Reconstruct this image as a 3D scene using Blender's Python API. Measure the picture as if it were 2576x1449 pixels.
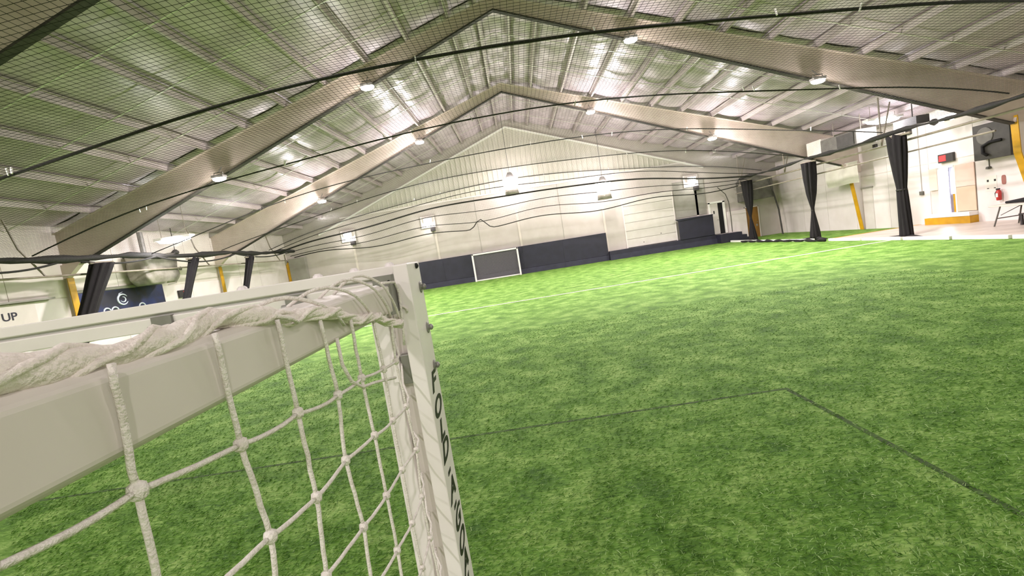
import bpy, math, random
from mathutils import Vector, Matrix
random.seed(7)
for o in list(bpy.data.objects): bpy.data.objects.remove(o)
S = bpy.context.scene
COL = S.collection

# ------------------------------------------------------------------ camera
CAM_H = 2.0
ROLL, PITCH, YAW = math.radians(9.1), math.radians(5.1), math.radians(-1.45)
fw = Vector((math.sin(YAW)*math.cos(PITCH), math.cos(YAW)*math.cos(PITCH), -math.sin(PITCH)))
r0 = Vector((math.cos(YAW), -math.sin(YAW), 0)); u0 = r0.cross(fw)
cx = r0*math.cos(ROLL) - u0*math.sin(ROLL); cy = r0*math.sin(ROLL) + u0*math.cos(ROLL)
cam_d = bpy.data.cameras.new('camera'); cam = bpy.data.objects.new('camera', cam_d); COL.objects.link(cam)
M = Matrix((cx, cy, -fw)).transposed().to_4x4(); M.translation = (0, 0, CAM_H)
cam.matrix_world = M
cam_d.sensor_width = 36; cam_d.lens = 36*1180/2576; cam_d.clip_start = 0.02; cam_d.clip_end = 300
S.camera = cam

# ------------------------------------------------------------------ world (overcast daylight, enters by the open door) and exposure
W = bpy.data.worlds.new('world'); S.world = W; W.use_nodes = True
W.node_tree.nodes['Background'].inputs[0].default_value = (0.9, 0.94, 1.0, 1)
W.node_tree.nodes['Background'].inputs[1].default_value = 12.0
S.view_settings.view_transform = 'Standard'; S.view_settings.look = 'None'
S.view_settings.gamma = 1; S.view_settings.use_curve_mapping = False
S.view_settings.exposure = 0.15
FLOOD_W = {-8.0: 600, 0.0: 70, 8.0: 60, 16.0: 640, 24.2: 500}     # watts of the flood lights on each frame
SPILL = {-8.0: .1, 0.0: .1, 8.0: .2, 16.0: .15, 24.2: .8}          # share of it that spills sideways and up
WALL_W, AISLE_W = 40, 130

# ------------------------------------------------------------------ materials
def lin(c):
    return tuple(((v/255)/12.92 if v/255 <= .04045 else ((v/255+.055)/1.055)**2.4) for v in c)
MATS = {}
def mat(name, c, rough=.6, c2=None, scale=5., bump=0., bscale=40., metal=0., detail=4., spec=.5, stretch=None, lo=.35, hi=.65):
    m = bpy.data.materials.new(name); m.use_nodes = True; MATS[name] = m
    nt = m.node_tree; b = nt.nodes['Principled BSDF']
    b.inputs['Roughness'].default_value = rough; b.inputs['Metallic'].default_value = metal
    b.inputs['Specular IOR Level'].default_value = spec
    b.inputs['Base Color'].default_value = (*lin(c), 1)
    if c2 or bump:
        tc = nt.nodes.new('ShaderNodeTexCoord'); vec = tc.outputs['Object']
        if stretch:
            mp = nt.nodes.new('ShaderNodeMapping'); mp.inputs['Scale'].default_value = stretch
            nt.links.new(vec, mp.inputs['Vector']); vec = mp.outputs['Vector']
    if c2:
        n = nt.nodes.new('ShaderNodeTexNoise'); n.inputs['Scale'].default_value = scale; n.inputs['Detail'].default_value = detail
        nt.links.new(vec, n.inputs['Vector'])
        rp = nt.nodes.new('ShaderNodeValToRGB')
        rp.color_ramp.elements[0].position = lo; rp.color_ramp.elements[0].color = (*lin(c), 1)
        rp.color_ramp.elements[1].position = hi; rp.color_ramp.elements[1].color = (*lin(c2), 1)
        nt.links.new(n.outputs['Fac'], rp.inputs['Fac']); nt.links.new(rp.outputs['Color'], b.inputs['Base Color'])
    if bump:
        n2 = nt.nodes.new('ShaderNodeTexNoise'); n2.inputs['Scale'].default_value = bscale; n2.inputs['Detail'].default_value = 3
        nt.links.new(vec, n2.inputs['Vector'])
        bp = nt.nodes.new('ShaderNodeBump'); bp.inputs['Strength'].default_value = bump; bp.inputs['Distance'].default_value = .03
        nt.links.new(n2.outputs['Fac'], bp.inputs['Height']); nt.links.new(bp.outputs['Normal'], b.inputs['Normal'])
    return m
def emit(name, c, strength):
    m = mat(name, c, .4); b = m.node_tree.nodes['Principled BSDF']
    b.inputs['Emission Color'].default_value = (*lin(c), 1); b.inputs['Emission Strength'].default_value = strength
    return m
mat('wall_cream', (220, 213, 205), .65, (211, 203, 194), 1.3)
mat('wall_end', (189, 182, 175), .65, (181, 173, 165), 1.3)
mat('wall_white', (226, 219, 215), .55, (217, 209, 204), 1.1)
mat('siding', (204, 201, 188), .5, (196, 192, 178), 1.0)
mat('trim_white', (235, 234, 226), .5)
mat('steel_cream', (202, 189, 178), .5, (192, 178, 166), 2.)
mat('purlin_grey', (188, 177, 176), .5, (166, 155, 153), 3., stretch=(1, .3, 1))
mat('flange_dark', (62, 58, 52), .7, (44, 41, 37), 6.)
mat('yellow', (204, 156, 14), .5, (188, 140, 10), 3.)
mat('foil', (190, 176, 184), .42, (168, 154, 161), 1.6, bump=.55, bscale=2.2, spec=.6, stretch=(1.6, .7, 1))
mat('strap', (198, 196, 186), .4)
mat('navy', (36, 35, 52), .55, (29, 28, 43), 2.5)
mat('navy_light', (48, 48, 66), .55, (40, 40, 56), 2.5)
mat('black_net', (26, 25, 25), .8)
mat('black_cloth', (11, 9, 10), .9, (24, 20, 22), 7., stretch=(6, 6, .6))
mat('rope_dark', (44, 42, 38), .8, (28, 27, 25), 20.)
mat('goal_white', (234, 228, 227), .42, (224, 217, 215), 4.)
mat('goal_grey_shade', (214, 207, 201), .5, (205, 197, 190), 3.)  # goal white greyed: shade on depth bar and channel put into the colour
mat('alloy', (150, 149, 144), .42, (126, 124, 118), 9., metal=.35)
mat('groove_shade', (168, 167, 162), .6)
mat('rubber', (30, 30, 30), .8)
mat('net_white', (236, 230, 224), .85, (222, 214, 207), 60., bump=.4, bscale=260.)
mat('rope_white', (240, 232, 226), .95, (228, 218, 211), 30., bump=.35, bscale=160.)
mat('letter_black', (24, 24, 22), .5)
mat('net_grey', (150, 146, 152), .8)
mat('pilaster', (204, 195, 185), .6)
mat('door_brown', (146, 104, 32), .5, (122, 84, 24), 2., stretch=(3, 3, .5))
mat('door_white', (208, 203, 196), .45, (201, 195, 187), 2.)
mat('black', (8, 8, 9), .8)
mat('grey_unit', (104, 102, 94), .55, (84, 82, 75), 3.)
mat('grey_dark', (62, 60, 54), .6, (50, 48, 43), 4.)
mat('plastic_wrap', (150, 146, 134), .25, (120, 116, 104), 2., bump=.6, bscale=6.)
mat('grey_panel', (150, 148, 138), .55, (138, 135, 125), 2.)
mat('tarp', (224, 219, 208), .6, (206, 200, 188), 1.6, bump=.3, bscale=3.)
mat('board_pink', (236, 208, 194), .7, (228, 198, 182), 1.5)
mat('board_beige', (216, 196, 170), .7, (206, 186, 160), 1.5)
mat('concrete', (196, 184, 172), .38, (176, 164, 152), 1.4)
mat('red', (176, 44, 38), .4); mat('red_brown', (150, 96, 86), .5)
mat('box_dark', (50, 47, 46), .5); mat('conduit', (176, 172, 164), .5)
mat('rail', (150, 141, 126), .5, (126, 118, 104), 4.)
mat('banner_blue', (24, 26, 40), .5, (22, 38, 88), 1.1, lo=.42, hi=.6)
mat('banner_white', (196, 204, 214), .5)
mat('table_top', (206, 200, 186), .5); mat('table_leg', (92, 88, 82), .5)
mat('blue_frame', (158, 156, 186), .5)
mat('paper', (222, 216, 206), .7)
mat('ground_out', (170, 168, 160), .9, (150, 148, 140), 1.)
mat('turf_dark', (50, 70, 28), .9, (72, 102, 40), 9.)
mat('turf_white', (232, 230, 216), .8, (214, 214, 196), 30.)
emit('lamp_warm', (255, 246, 230), 60); emit('lamp_cool', (252, 250, 255), 45); emit('lamp_drum', (255, 240, 246), 52)
emit('lamp_small', (255, 255, 250), 18); emit('exit_red', (255, 40, 40), 3.0)

def turf_mat(name, cd, cm, cl):
    m = bpy.data.materials.new(name); m.use_nodes = True; MATS[name] = m
    nt = m.node_tree; b = nt.nodes['Principled BSDF']; L = nt.links
    b.inputs['Roughness'].default_value = .75; b.inputs['Specular IOR Level'].default_value = .25
    tc = nt.nodes.new('ShaderNodeTexCoord')
    mp = nt.nodes.new('ShaderNodeMapping'); mp.inputs['Scale'].default_value = (9, 26, 9); mp.inputs['Rotation'].default_value = (0, 0, .12)
    L.new(tc.outputs['Object'], mp.inputs['Vector'])
    n = nt.nodes.new('ShaderNodeTexNoise'); n.inputs['Scale'].default_value = 1; n.inputs['Detail'].default_value = 7; n.inputs['Roughness'].default_value = .68
    n.inputs['Distortion'].default_value = 1.4
    L.new(mp.outputs['Vector'], n.inputs['Vector'])
    n2 = nt.nodes.new('ShaderNodeTexNoise'); n2.inputs['Scale'].default_value = 2.2; n2.inputs['Detail'].default_value = 4
    L.new(tc.outputs['Object'], n2.inputs['Vector'])
    mx = nt.nodes.new('ShaderNodeMath'); mx.operation = 'MULTIPLY_ADD'; mx.inputs[1].default_value = .45
    ad = nt.nodes.new('ShaderNodeMath'); ad.operation = 'MULTIPLY'; ad.inputs[1].default_value = .62
    L.new(n.outputs['Fac'], ad.inputs[0]); L.new(n2.outputs['Fac'], mx.inputs[0]); L.new(ad.outputs[0], mx.inputs[2])
    rp = nt.nodes.new('ShaderNodeValToRGB'); e = rp.color_ramp.elements
    e[0].position = .40; e[0].color = (*lin(cd), 1); e[1].position = .72; e[1].color = (*lin(cl), 1)
    k = e.new(.53); k.color = (*lin(cm), 1)
    L.new(mx.outputs[0], rp.inputs['Fac']); L.new(rp.outputs['Color'], b.inputs['Base Color'])
    bp = nt.nodes.new('ShaderNodeBump'); bp.inputs['Strength'].default_value = .7; bp.inputs['Distance'].default_value = .03
    L.new(n.outputs['Fac'], bp.inputs['Height']); L.new(bp.outputs['Normal'], b.inputs['Normal'])
turf_mat('turf', (58, 98, 24), (102, 146, 50), (172, 202, 116))

# ------------------------------------------------------------------ mesh helpers
ORG = {}
class MB:
    def __init__(s): s.v = []; s.f = []
    def box(s, x0, x1, y0, y1, z0, z1):
        n = len(s.v)
        s.v += [(x, y, z) for x in (x0, x1) for y in (y0, y1) for z in (z0, z1)]
        s.f += [tuple(n+i for i in q) for q in ((0, 1, 3, 2), (4, 6, 7, 5), (0, 4, 5, 1), (2, 3, 7, 6), (0, 2, 6, 4), (1, 5, 7, 3))]
        return s
    def prism(s, pts, axis, a, b):            # polygon pts (2D) extruded along axis from a to b
        n = len(s.v); k = len(pts)
        def P(p, t):
            return {'x': (t, p[0], p[1]), 'y': (p[0], t, p[1]), 'z': (p[0], p[1], t)}[axis]
        s.v += [P(p, a) for p in pts] + [P(p, b) for p in pts]
        s.f += [tuple(range(n+k-1, n-1, -1)), tuple(range(n+k, n+2*k))]
        s.f += [(n+i, n+(i+1) % k, n+k+(i+1) % k, n+k+i) for i in range(k)]
        return s
    def tube(s, path, r, n=6, cap=True):
        path = [Vector(p) for p in path]; m = len(path); base = len(s.v)
        rr = r if isinstance(r, (list, tuple)) else [r]*m
        up = None
        for i, p in enumerate(path):
            t = (path[min(i+1, m-1)] - path[max(i-1, 0)]).normalized()
            if up is None: up = Vector((0, 0, 1)) if abs(t.z) < .9 else Vector((1, 0, 0))
            a = t.cross(up).normalized(); b = a.cross(t); up = b
            for k in range(n):
                w = 2*math.pi*k/n
                q = p + (a*math.cos(w) + b*math.sin(w))*rr[i]; s.v.append(tuple(q))
        for i in range(m-1):
            for k in range(n):
                A = base+i*n+k; B = base+i*n+(k+1) % n
                s.f.append((A, B, B+n, A+n))
        if cap and n > 2:
            s.f.append(tuple(base+k for k in reversed(range(n)))); s.f.append(tuple(base+(m-1)*n+k for k in range(n)))
        return s
    def lathe(s, c, prof, n=16, axis='z', sx=1., sy=1.):   # prof: (radius, height) pairs
        base = len(s.v); c = Vector(c)
        for r, h in prof:
            for k in range(n):
                w = 2*math.pi*k/n; a, b = r*math.cos(w)*sx, r*math.sin(w)*sy
                d = {'z': (a, b, h), 'x': (h, a, b), 'y': (b, h, a)}[axis]
                s.v.append((c.x+d[0], c.y+d[1], c.z+d[2]))
        for i in range(len(prof)-1):
            for k in range(n):
                A = base+i*n+k; B = base+i*n+(k+1) % n
                s.f.append((A, B, B+n, A+n))
        s.f.append(tuple(base+k for k in reversed(range(n)))); s.f.append(tuple(base+(len(prof)-1)*n+k for k in range(n)))
        return s
    def grid(s, fn, nu, nv):
        n = len(s.v)
        for i in range(nu+1):
            for j in range(nv+1): s.v.append(tuple(fn(i/nu, j/nv)))
        for i in range(nu):
            for j in range(nv):
                a = n+i*(nv+1)+j; s.f.append((a, a+1, a+nv+2, a+nv+1))
        return s
    def build(s, name, m, parent=None, smooth=False, bevel=0., org=None):
        me = bpy.data.meshes.new(name)
        if parent is not None: og = ORG[parent.name]
        elif org is not None: og = Vector(org)
        else:
            xs = [v[0] for v in s.v]; ys = [v[1] for v in s.v]; zs = [v[2] for v in s.v]
            og = Vector(((min(xs)+max(xs))/2, (min(ys)+max(ys))/2, min(zs)))
        me.from_pydata([(v[0]-og.x, v[1]-og.y, v[2]-og.z) for v in s.v], [], s.f); me.update()
        me.materials.append(MATS[m])
        if smooth:
            me.polygons.foreach_set('use_smooth', [True]*len(me.polygons))
        o = bpy.data.objects.new(name, me); COL.objects.link(o)
        if parent is not None: o.parent = parent
        else: o.location = og
        ORG[o.name] = og
        if bevel:
            b = o.modifiers.new('bevel', 'BEVEL'); b.width = bevel; b.segments = 2; b.limit_method = 'ANGLE'
        return o
def empty(name, loc):
    o = bpy.data.objects.new(name, None); COL.objects.link(o); o.location = loc; o.empty_display_size = .2
    ORG[o.name] = Vector(loc); return o
def tag(o, label, cat, group=None):
    o['label'] = label; o['category'] = cat
    if group: o['group'] = group
    return o
def struct(o, label=None):
    o['kind'] = 'structure'
    if label: o['label'] = label
    return o
def stuff(o): o['kind'] = 'stuff'; return o
def dup_part(o, parent, loc, scale=None):
    c = o.copy(); COL.objects.link(c); c.parent = parent; c.location = loc
    if scale: c.scale = scale
    ORG[c.name] = ORG[parent.name]
    return c
def box(name, m, x0, x1, y0, y1, z0, z1, parent=None, bevel=0.):
    return MB().box(min(x0, x1), max(x0, x1), min(y0, y1), max(y0, y1), z0, z1).build(name, m, parent, bevel=bevel)
def text_mesh(txt, size, extrude, shear=0., bold=.012):
    cu = bpy.data.curves.new('lettering', 'FONT'); cu.body = txt; cu.size = size; cu.extrude = extrude; cu.shear = shear
    cu.align_x = 'CENTER'; cu.align_y = 'CENTER'; cu.offset = size*bold; cu.resolution_u = 4
    t = bpy.data.objects.new('lettering', cu); COL.objects.link(t)
    dg = bpy.context.evaluated_depsgraph_get(); dg.update()
    me = bpy.data.meshes.new_from_object(t.evaluated_get(dg)); bpy.data.objects.remove(t); return me
def lamp(kind, name, loc, watts, color=(1, .96, .9), size=.2, parent=None, rot=None, size_y=None):
    d = bpy.data.lights.new(name, kind); d.energy = watts; d.color = color
    if kind == 'AREA':
        d.size = size
        if size_y: d.shape = 'RECTANGLE'; d.size_y = size_y
    else: d.shadow_soft_size = size
    o = bpy.data.objects.new(name, d); COL.objects.link(o)
    if parent is not None: o.parent = parent; o.location = Vector(loc) - ORG[parent.name]
    else: o.location = loc
    if rot: o.rotation_euler = rot
    return o
rnd = random.uniform

# ------------------------------------------------------------------ the hall: dimensions
XL, XR, YF, YB = -15.6, 17.6, -16.0, 31.7
RX, RZ, RS = .4, 10.25, .325                     # ridge x, ridge height, roof slope
roof = lambda x: RZ - RS*abs(x-RX)
FRAMES = [-8.0, 0.0, 8.0, 16.0, 24.2]
BAYS = [YF, -8.0, 0.0, 8.0, 16.0, 24.2, YB]
CURB = 13.55

# floor
floor = struct(MB().box(XL-.2, XR+.2, YF, YB+.2, -.2, 0).build('floor', 'turf', org=(0, 0, 0)), 'green artificial turf floor of the hall')
MB().prism([(-14, 15.81), (13.5, 17.36), (13.5, 17.45), (-14, 15.90)], 'z', -.01, .012).build('touch_line', 'turf_white', floor)
box('box_line', 'turf_dark', -12, 2.67, 4.99, 5.035, -.01, .0015, floor)
box('box_line', 'turf_dark', 2.62, 2.67, YF, 4.99, -.01, .0015, floor)
slab = struct(MB().box(CURB+.12, XR, YF, 20.85, 0, .09).build('floor_side', 'concrete', org=(0, 0, 0)), 'bare concrete aisle floor by the open door')
box('edge_stripe', 'yellow', CURB+.12, XR, 20.85, 21.0, 0, .095, slab)

# end wall: flat lower part, ribbed gable above
wb = MB(); e = YB
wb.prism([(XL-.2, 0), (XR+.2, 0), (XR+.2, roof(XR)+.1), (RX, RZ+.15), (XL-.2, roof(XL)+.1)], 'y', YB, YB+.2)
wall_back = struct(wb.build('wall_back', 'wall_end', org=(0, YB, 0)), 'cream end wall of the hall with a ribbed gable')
rake = lambda x: 9.68 - .37*abs(x-RX)
LED = 5.66
MB().prism([(-10.4, LED), (11.2, LED), (RX, 9.68)], 'y', YB-.03, YB+.01).build('gable_sheet', 'siding', wall_back)
proto = None; x = -10.1
while x < 11:
    h = rake(x) - LED - .1
    if h > .08:
        if proto is None:
            proto = MB().prism([(-.045, YB-.03), (-.02, YB-.075), (.02, YB-.075), (.045, YB-.03)], 'z', 0, 1).build('rib', 'siding', wall_back)
            proto.location = (x, 0, LED); proto.scale = (1, 1, h)
        else: dup_part(proto, wall_back, (x, 0, LED), (1, 1, h))
    x += .33
for sgn, X1 in ((-1, -13.1), (1, 12.9)):
    a, b = Vector((RX, 0, 9.68)), Vector((X1, 0, rake(X1)))
    n = MB().prism([(a.x, a.z), (b.x, b.z), (b.x, b.z+.11), (a.x, a.z+.11)], 'y', YB-.10, YB)
    struct(n.build('trim_1' if sgn < 0 else 'trim_2', 'trim_white'), 'white rake trim on the %s slope of the end gable' % ('left' if sgn < 0 else 'right'))
struct(box('trim_3', 'wall_white', -11.5, 11.8, YB-.06, YB, LED-.09, LED), 'ledge under the ribbed gable siding')
for px in (-10.9, -5.3, .3, 6.0, 12.2):
    box('pilaster', 'pilaster', px-.07, px+.07, YB-.05, YB, .0, 4.3, wall_back)
for px in (-2.4, 3.2): box('panel_joint', 'grey_panel', px-.012, px+.012, YB-.012, YB, 1.9, LED-.1, wall_back)

# side walls with liner panels
wall_left = struct(MB().box(XL-.2, XL, YF, YB, 0, roof(XL)+.1).build('wall_left', 'wall_cream', org=(XL, 0, 0)), 'white left side wall made of liner panels')
p0 = box('panel', 'wall_white', XL, XL+.025, 0, 1.98, .0, 2.64, wall_left)
p1 = box('panel', 'wall_cream', XL, XL+.02, 0, 1.98, 2.68, 4.9, wall_left)
first = True; y = 4.05
while y < YB-1.9:
    for p in (p0, p1):
        if first: p.location = (0, y, 0)
        else: dup_part(p, wall_left, (0, y, 0))
    first = False; y += 2.0
DO0, DO1, DZ0, DZ1 = 19.12, 19.84, .52, 2.34          # open outside door in the right wall
wr = MB().box(XR, XR+.2, YF, DO0, 0, roof(XR)+.1).box(XR, XR+.2, DO1, YB, 0, roof(XR)+.1).box(XR, XR+.2, DO0, DO1, 0, DZ0).box(XR, XR+.2, DO0, DO1, DZ1, roof(XR)+.1)
wall_right = struct(wr.build('wall_right', 'wall_cream', org=(XR, 0, 0)), 'white right side wall made of liner panels')
q0 = box('panel', 'wall_white', XR-.025, XR, 0, 2.18, .0, 2.6, wall_right)
q1 = box('panel', 'wall_white', XR-.02, XR, 0, 2.18, 2.63, 4.5, wall_right)
ys = [20.3+2.2*k for k in range(5)] + [16.1, 13.9, 11.7, 9.5]
for k, yy in enumerate(ys):
    for p in (q0, q1):
        if k == 0: p.location = (0, yy, 0)
        else: dup_part(p, wall_right, (0, yy, 0))
q2 = dup_part(q1, wall_right, (0, 18.3, 0), (1, .9, 1))
MB_ = MB().prism([(XL-.2, 0), (XR+.2, 0), (XR+.2, roof(XR)+.1), (RX, RZ+.15), (XL-.2, roof(XL)+.1)], 'y', YF-.2, YF)
struct(MB_.build('wall_front', 'wall_cream'), 'cream end wall behind the near goal')
# ground outside the door
struct(MB().box(XR+.2, XR+30, 0, 40, -.2, .3).build('floor_outside', 'ground_out'), 'pale ground outside the open door')

# ------------------------------------------------------------------ roof: deck, purlins, sagging insulation, straps
deck = MB()
deck.prism([(XL-.3, roof(XL-.3)+.16), (RX, RZ+.16), (XR+.3, roof(XR+.3)+.16), (XR+.3, roof(XR+.3)+.22), (RX, RZ+.22), (XL-.3, roof(XL-.3)+.22)], 'y', YF-.2, YB+.2)
ceiling = struct(deck.build('ceiling', 'purlin_grey', org=(RX, 0, 0)), 'pitched roof lined with silvery sagging insulation between purlins')
PX = [-1.45*k for k in range(11, 0, -1)] + [-.5, .5] + [1.45*k for k in range(1, 12)]
PX = [RX+d for d in PX if XL+.1 < RX+d < XR-.1]
for x in PX:
    z = roof(x)
    sg = 1 if x < RX else -1
    # Z-section purlin: top flange, web, bottom flange
    MB().box(x-.01, x+.01, YF, YB, z-.2, z).box(x-.07*(sg > 0), x+.07*(sg < 0), YF, YB, z-.205, z-.188).box(x-.07*(sg < 0), x+.07*(sg > 0), YF, YB, z-.012, z).build('purlin', 'purlin_grey', ceiling)
edges = [XL] + PX + [XR]
STR = [10.15, 12.2, 14.4, 18.6, 21.3, 26.6, 29.2, 5.4, 2.6]
for bi in range(1, len(BAYS)-1):
    ya, yb = BAYS[bi], BAYS[bi+1]
    for gi in range(len(edges)-1):
        xa, xb = edges[gi], edges[gi+1]
        if xb-xa < .15: continue
        w = xb-xa; ph = rnd(0, 1); sag = rnd(.05, .09) if ya < 15 else rnd(.15, .23)
        npil = 4 if ya < 15 else 5
        offs = [rnd(-.12, .12) for _ in range(npil+2)]
        def fn(u, v):
            x = xa + w*u; yy = ya + (yb-ya)*v
            t = v*npil; k = int(min(t, npil-1e-6)); tt = t-k
            curve = .18*math.sin(math.pi*u)                       # crease lines bow between the purlins
            pil = abs(math.sin(math.pi*min(1, max(0, tt+offs[k]*math.sin(math.pi*tt)*.8-curve*(1-tt)*tt*2))))**.6
            across = math.sin(math.pi*u)**.7
            zz = roof(x) + .06 - sag*across*(.25+.75*pil) - .012*math.sin(9*yy+5*u+gi)*across
            return (x, yy, zz)
        MB().grid(fn, 8, 40 if ya > 15 else 24).build('insulation_panel', 'foil', ceiling, smooth=True)
for yy in STR:
    for sgn in (-1, 1):
        X1 = XL+.1 if sgn < 0 else XR-.1
        MB().prism([(RX, roof(RX)-.055-.15), (X1, roof(X1)-.055-.15), (X1, roof(X1)-.035-.15), (RX, roof(RX)-.035-.15)], 'y', yy-.022, yy+.022).build('strap', 'strap', ceiling)

# ------------------------------------------------------------------ rigid steel frames
def low(d): return 9.64 - .385*d
FN = {-8.0: 'far behind the camera', 0.0: 'directly overhead above the near goal', 8.0: 'crossing the top left picture corner', 16.0: 'across the middle of the hall', 24.2: 'nearest the ribbed end gable'}
for yf in FRAMES:
    fr = empty('steel_frame', (RX, yf, 0)); tag(fr, 'tapered cream steel portal frame ' + FN[yf], 'frame', 'steel portal frames')
    for sgn in (-1, 1):
        wx = XL if sgn < 0 else XR
        dk = (RX-XL-.75) if sgn < 0 else (XR-RX-.95)
        pts = [(RX, roof(RX)-.21), (RX+sgn*(abs(wx-RX)-.03), roof(wx)-.21), (RX+sgn*(abs(wx-RX)-.03), low(dk)-.02), (RX+sgn*dk, low(dk)), (RX, low(0))]
        if sgn < 0: pts = pts[::-1]
        MB().prism(pts, 'y', yf-.012, yf+.012).build('rafter_web', 'steel_cream', fr)
        a = (RX, low(0)); b = (RX+sgn*dk, low(dk))
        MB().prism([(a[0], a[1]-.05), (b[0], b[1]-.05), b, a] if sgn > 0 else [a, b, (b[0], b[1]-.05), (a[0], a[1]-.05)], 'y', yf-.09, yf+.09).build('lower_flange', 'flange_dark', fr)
        a = (RX, roof(RX)-.21); b = (wx-sgn*.03, roof(wx)-.21)
        MB().prism([(a[0], a[1]-.02), (b[0], b[1]-.02), b, a] if sgn > 0 else [a, b, (b[0], b[1]-.02), (a[0], a[1]-.02)], 'y', yf-.12, yf+.12).build('upper_flange', 'steel_cream', fr)
        # column: cream above, yellow below
        zt = low(dk); ti = (.02 if sgn < 0 else (.36 if yf > 20 else .72)); bi_ = .14
        xi = lambda z: wx - sgn*(bi_ + ti*min(1, z/2.6))
        ztop = 3.3 if sgn < 0 else (2.9 if yf > 20 else 3.6)
        cpts = [(wx, ztop), (xi(ztop), ztop), (RX+sgn*dk, zt), (wx-sgn*.03, zt)]
        MB().prism(cpts, 'y', yf-.1, yf+.1).build('column', 'steel_cream', fr)
        MB().prism([(wx-sgn*.02, .0), (xi(0), .0), (xi(2.4), 2.4), (xi(ztop), ztop), (wx-sgn*.02, ztop)], 'y', yf-.01, yf+.01).build('column_web', 'wall_white', fr)
        MB().prism([(xi(0), .0), (xi(0)-sgn*.03, .0), (xi(2.4)-sgn*.03, 2.4), (xi(ztop)-sgn*.03, ztop), (xi(ztop), ztop), (xi(2.4), 2.4)], 'y', yf-.12, yf+.12).build('column_flange', 'yellow', fr)
# corner frame at the end wall (left) painted column
tag(box('corner_column', 'yellow', XL+.03, XL+.22, YB-.28, YB-.05, 0, 3.25), 'slim yellow column in the far left corner', 'column')
tag(MB().box(XL+.25, XL+1.35, YB-.35, YB-.02, 0, 3.45).build('corner_post_box', 'grey_panel'), 'grey boxed-in panel beside the far left corner column', 'panel')

# ------------------------------------------------------------------ near goal (right corner seen from behind its side net)
GX, GL = -.33, -5.95                    # outer faces of the right and the left post
goal = empty('soccer_goal', (GX, 1.46, 0)); tag(goal, 'large white folding goal in the foreground with black lettering down its post', 'goal')
def goal_post(x0, s):                   # x0 outer face, s=-1 body extends to -x
    p = MB()
    p.box(min(x0, x0+s*.045), max(x0, x0+s*.045), 1.378, 1.545, 0, 1.998)                 # box with the lettered outer face
    p.box(min(x0+s*.045, x0+s*.148), max(x0+s*.045, x0+s*.148), 1.45, 1.545, 0, 1.915)    # front bar
    p.box(min(x0+s*.095, x0+s*.148), max(x0+s*.095, x0+s*.148), 1.41, 1.46, 0, 1.90)      # inner lip of the back channel
    o = p.build('post', 'goal_white', goal, bevel=.004)
    g = MB().box(min(x0+s*.046, x0+s*.094), max(x0+s*.046, x0+s*.094), 1.435, 1.452, .02, 1.90).build('channel', 'goal_grey_shade', o)
    return o
post = goal_post(GX, -1); goal_post(GL, 1)
for z, txt in zip((1.612, 1.53, 1.455, 1.388, 1.322, 1.256, 1.208, 1.15, 1.072, 1.0, .925), 'FOLD-A-GOAL'):
    me = text_mesh(txt, .084 if txt != '-' else .08, .0006, .3 if txt != '-' else .15, .028)
    me.materials.clear(); me.materials.append(MATS['letter_black'])
    o = bpy.data.objects.new('letter', me); COL.objects.link(o); o.parent = post
    o.matrix_local = Matrix.Translation(Vector((GX+.0008, 1.445, z)) - ORG[goal.name]) @ Matrix(((0, 0, 1, 0), (1.75, 0, 0, 0), (0, 1, 0, 0), (0, 0, 0, 1)))
for z in (1.915, 1.782, 1.655):
    b = MB().lathe((GX, 1.505, z), [(.018, 0), (.019, .002), (.016, .004), (.009, .005), (.009, .008), (.0105, .012), (.008, .016), (.003, .019)], 14, 'x')
    b.build('bolt', 'alloy', goal, smooth=False)
MB().lathe((GX, 1.49, 1.985), [(.009, 0), (.008, .006), (.003, .009)], 8, 'x').build('bolt', 'rubber', goal)
# crossbar: rolled channel open to the back, upper lip over a recessed lower face
cb = MB().prism([(1.43, 1.998), (1.54, 1.998), (1.54, 1.912), (1.436, 1.912), (1.433, 1.953), (1.445, 1.957), (1.445, 1.962), (1.43, 1.966)], 'x', GL+.045, GX-.046)
bar = cb.build('crossbar', 'goal_white', goal, bevel=.003)
MB().box(GL+.1, GX-.05, 1.4425, 1.447, 1.954, 1.965).build('groove_shade', 'groove_shade', bar)  # grey strip paints the shade inside the crossbar recess
for xc in (-.70, -1.125, -1.75, -2.6, -3.6, -4.6):
    c = MB().box(xc-.032, xc+.032, 1.424, 1.44, 1.922, 1.956)
    c.tube([(xc-.045, 1.426, 1.922), (xc+.036, 1.426, 1.922)], .0085, 10)
    c.build('net_clip', 'alloy', bar)
    MB().box(xc+.034, xc+.042, 1.414, 1.437, 1.914, 1.93).build('clip_stop', 'rubber', bar)
MB().box(GX-.125, GX-.047, 1.424, 1.44, 1.925, 1.972).tube([(GX-.115, 1.428, 1.922), (GX-.047, 1.428, 1.922)], .012, 12).build('corner_bracket', 'alloy', bar)
MB().lathe((GX-.075, 1.4245, 1.951), [(.005, 0), (.005, -.0015)], 10, 'y').build('bolt_hole', 'black', bar)
for xc in (-.65, -.53, -.415, -.9): MB().lathe((xc, 1.5, 1.997), [(.016, 0), (.015, .006), (.008, .012)], 10).build('bolt', 'goal_white', bar)
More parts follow.
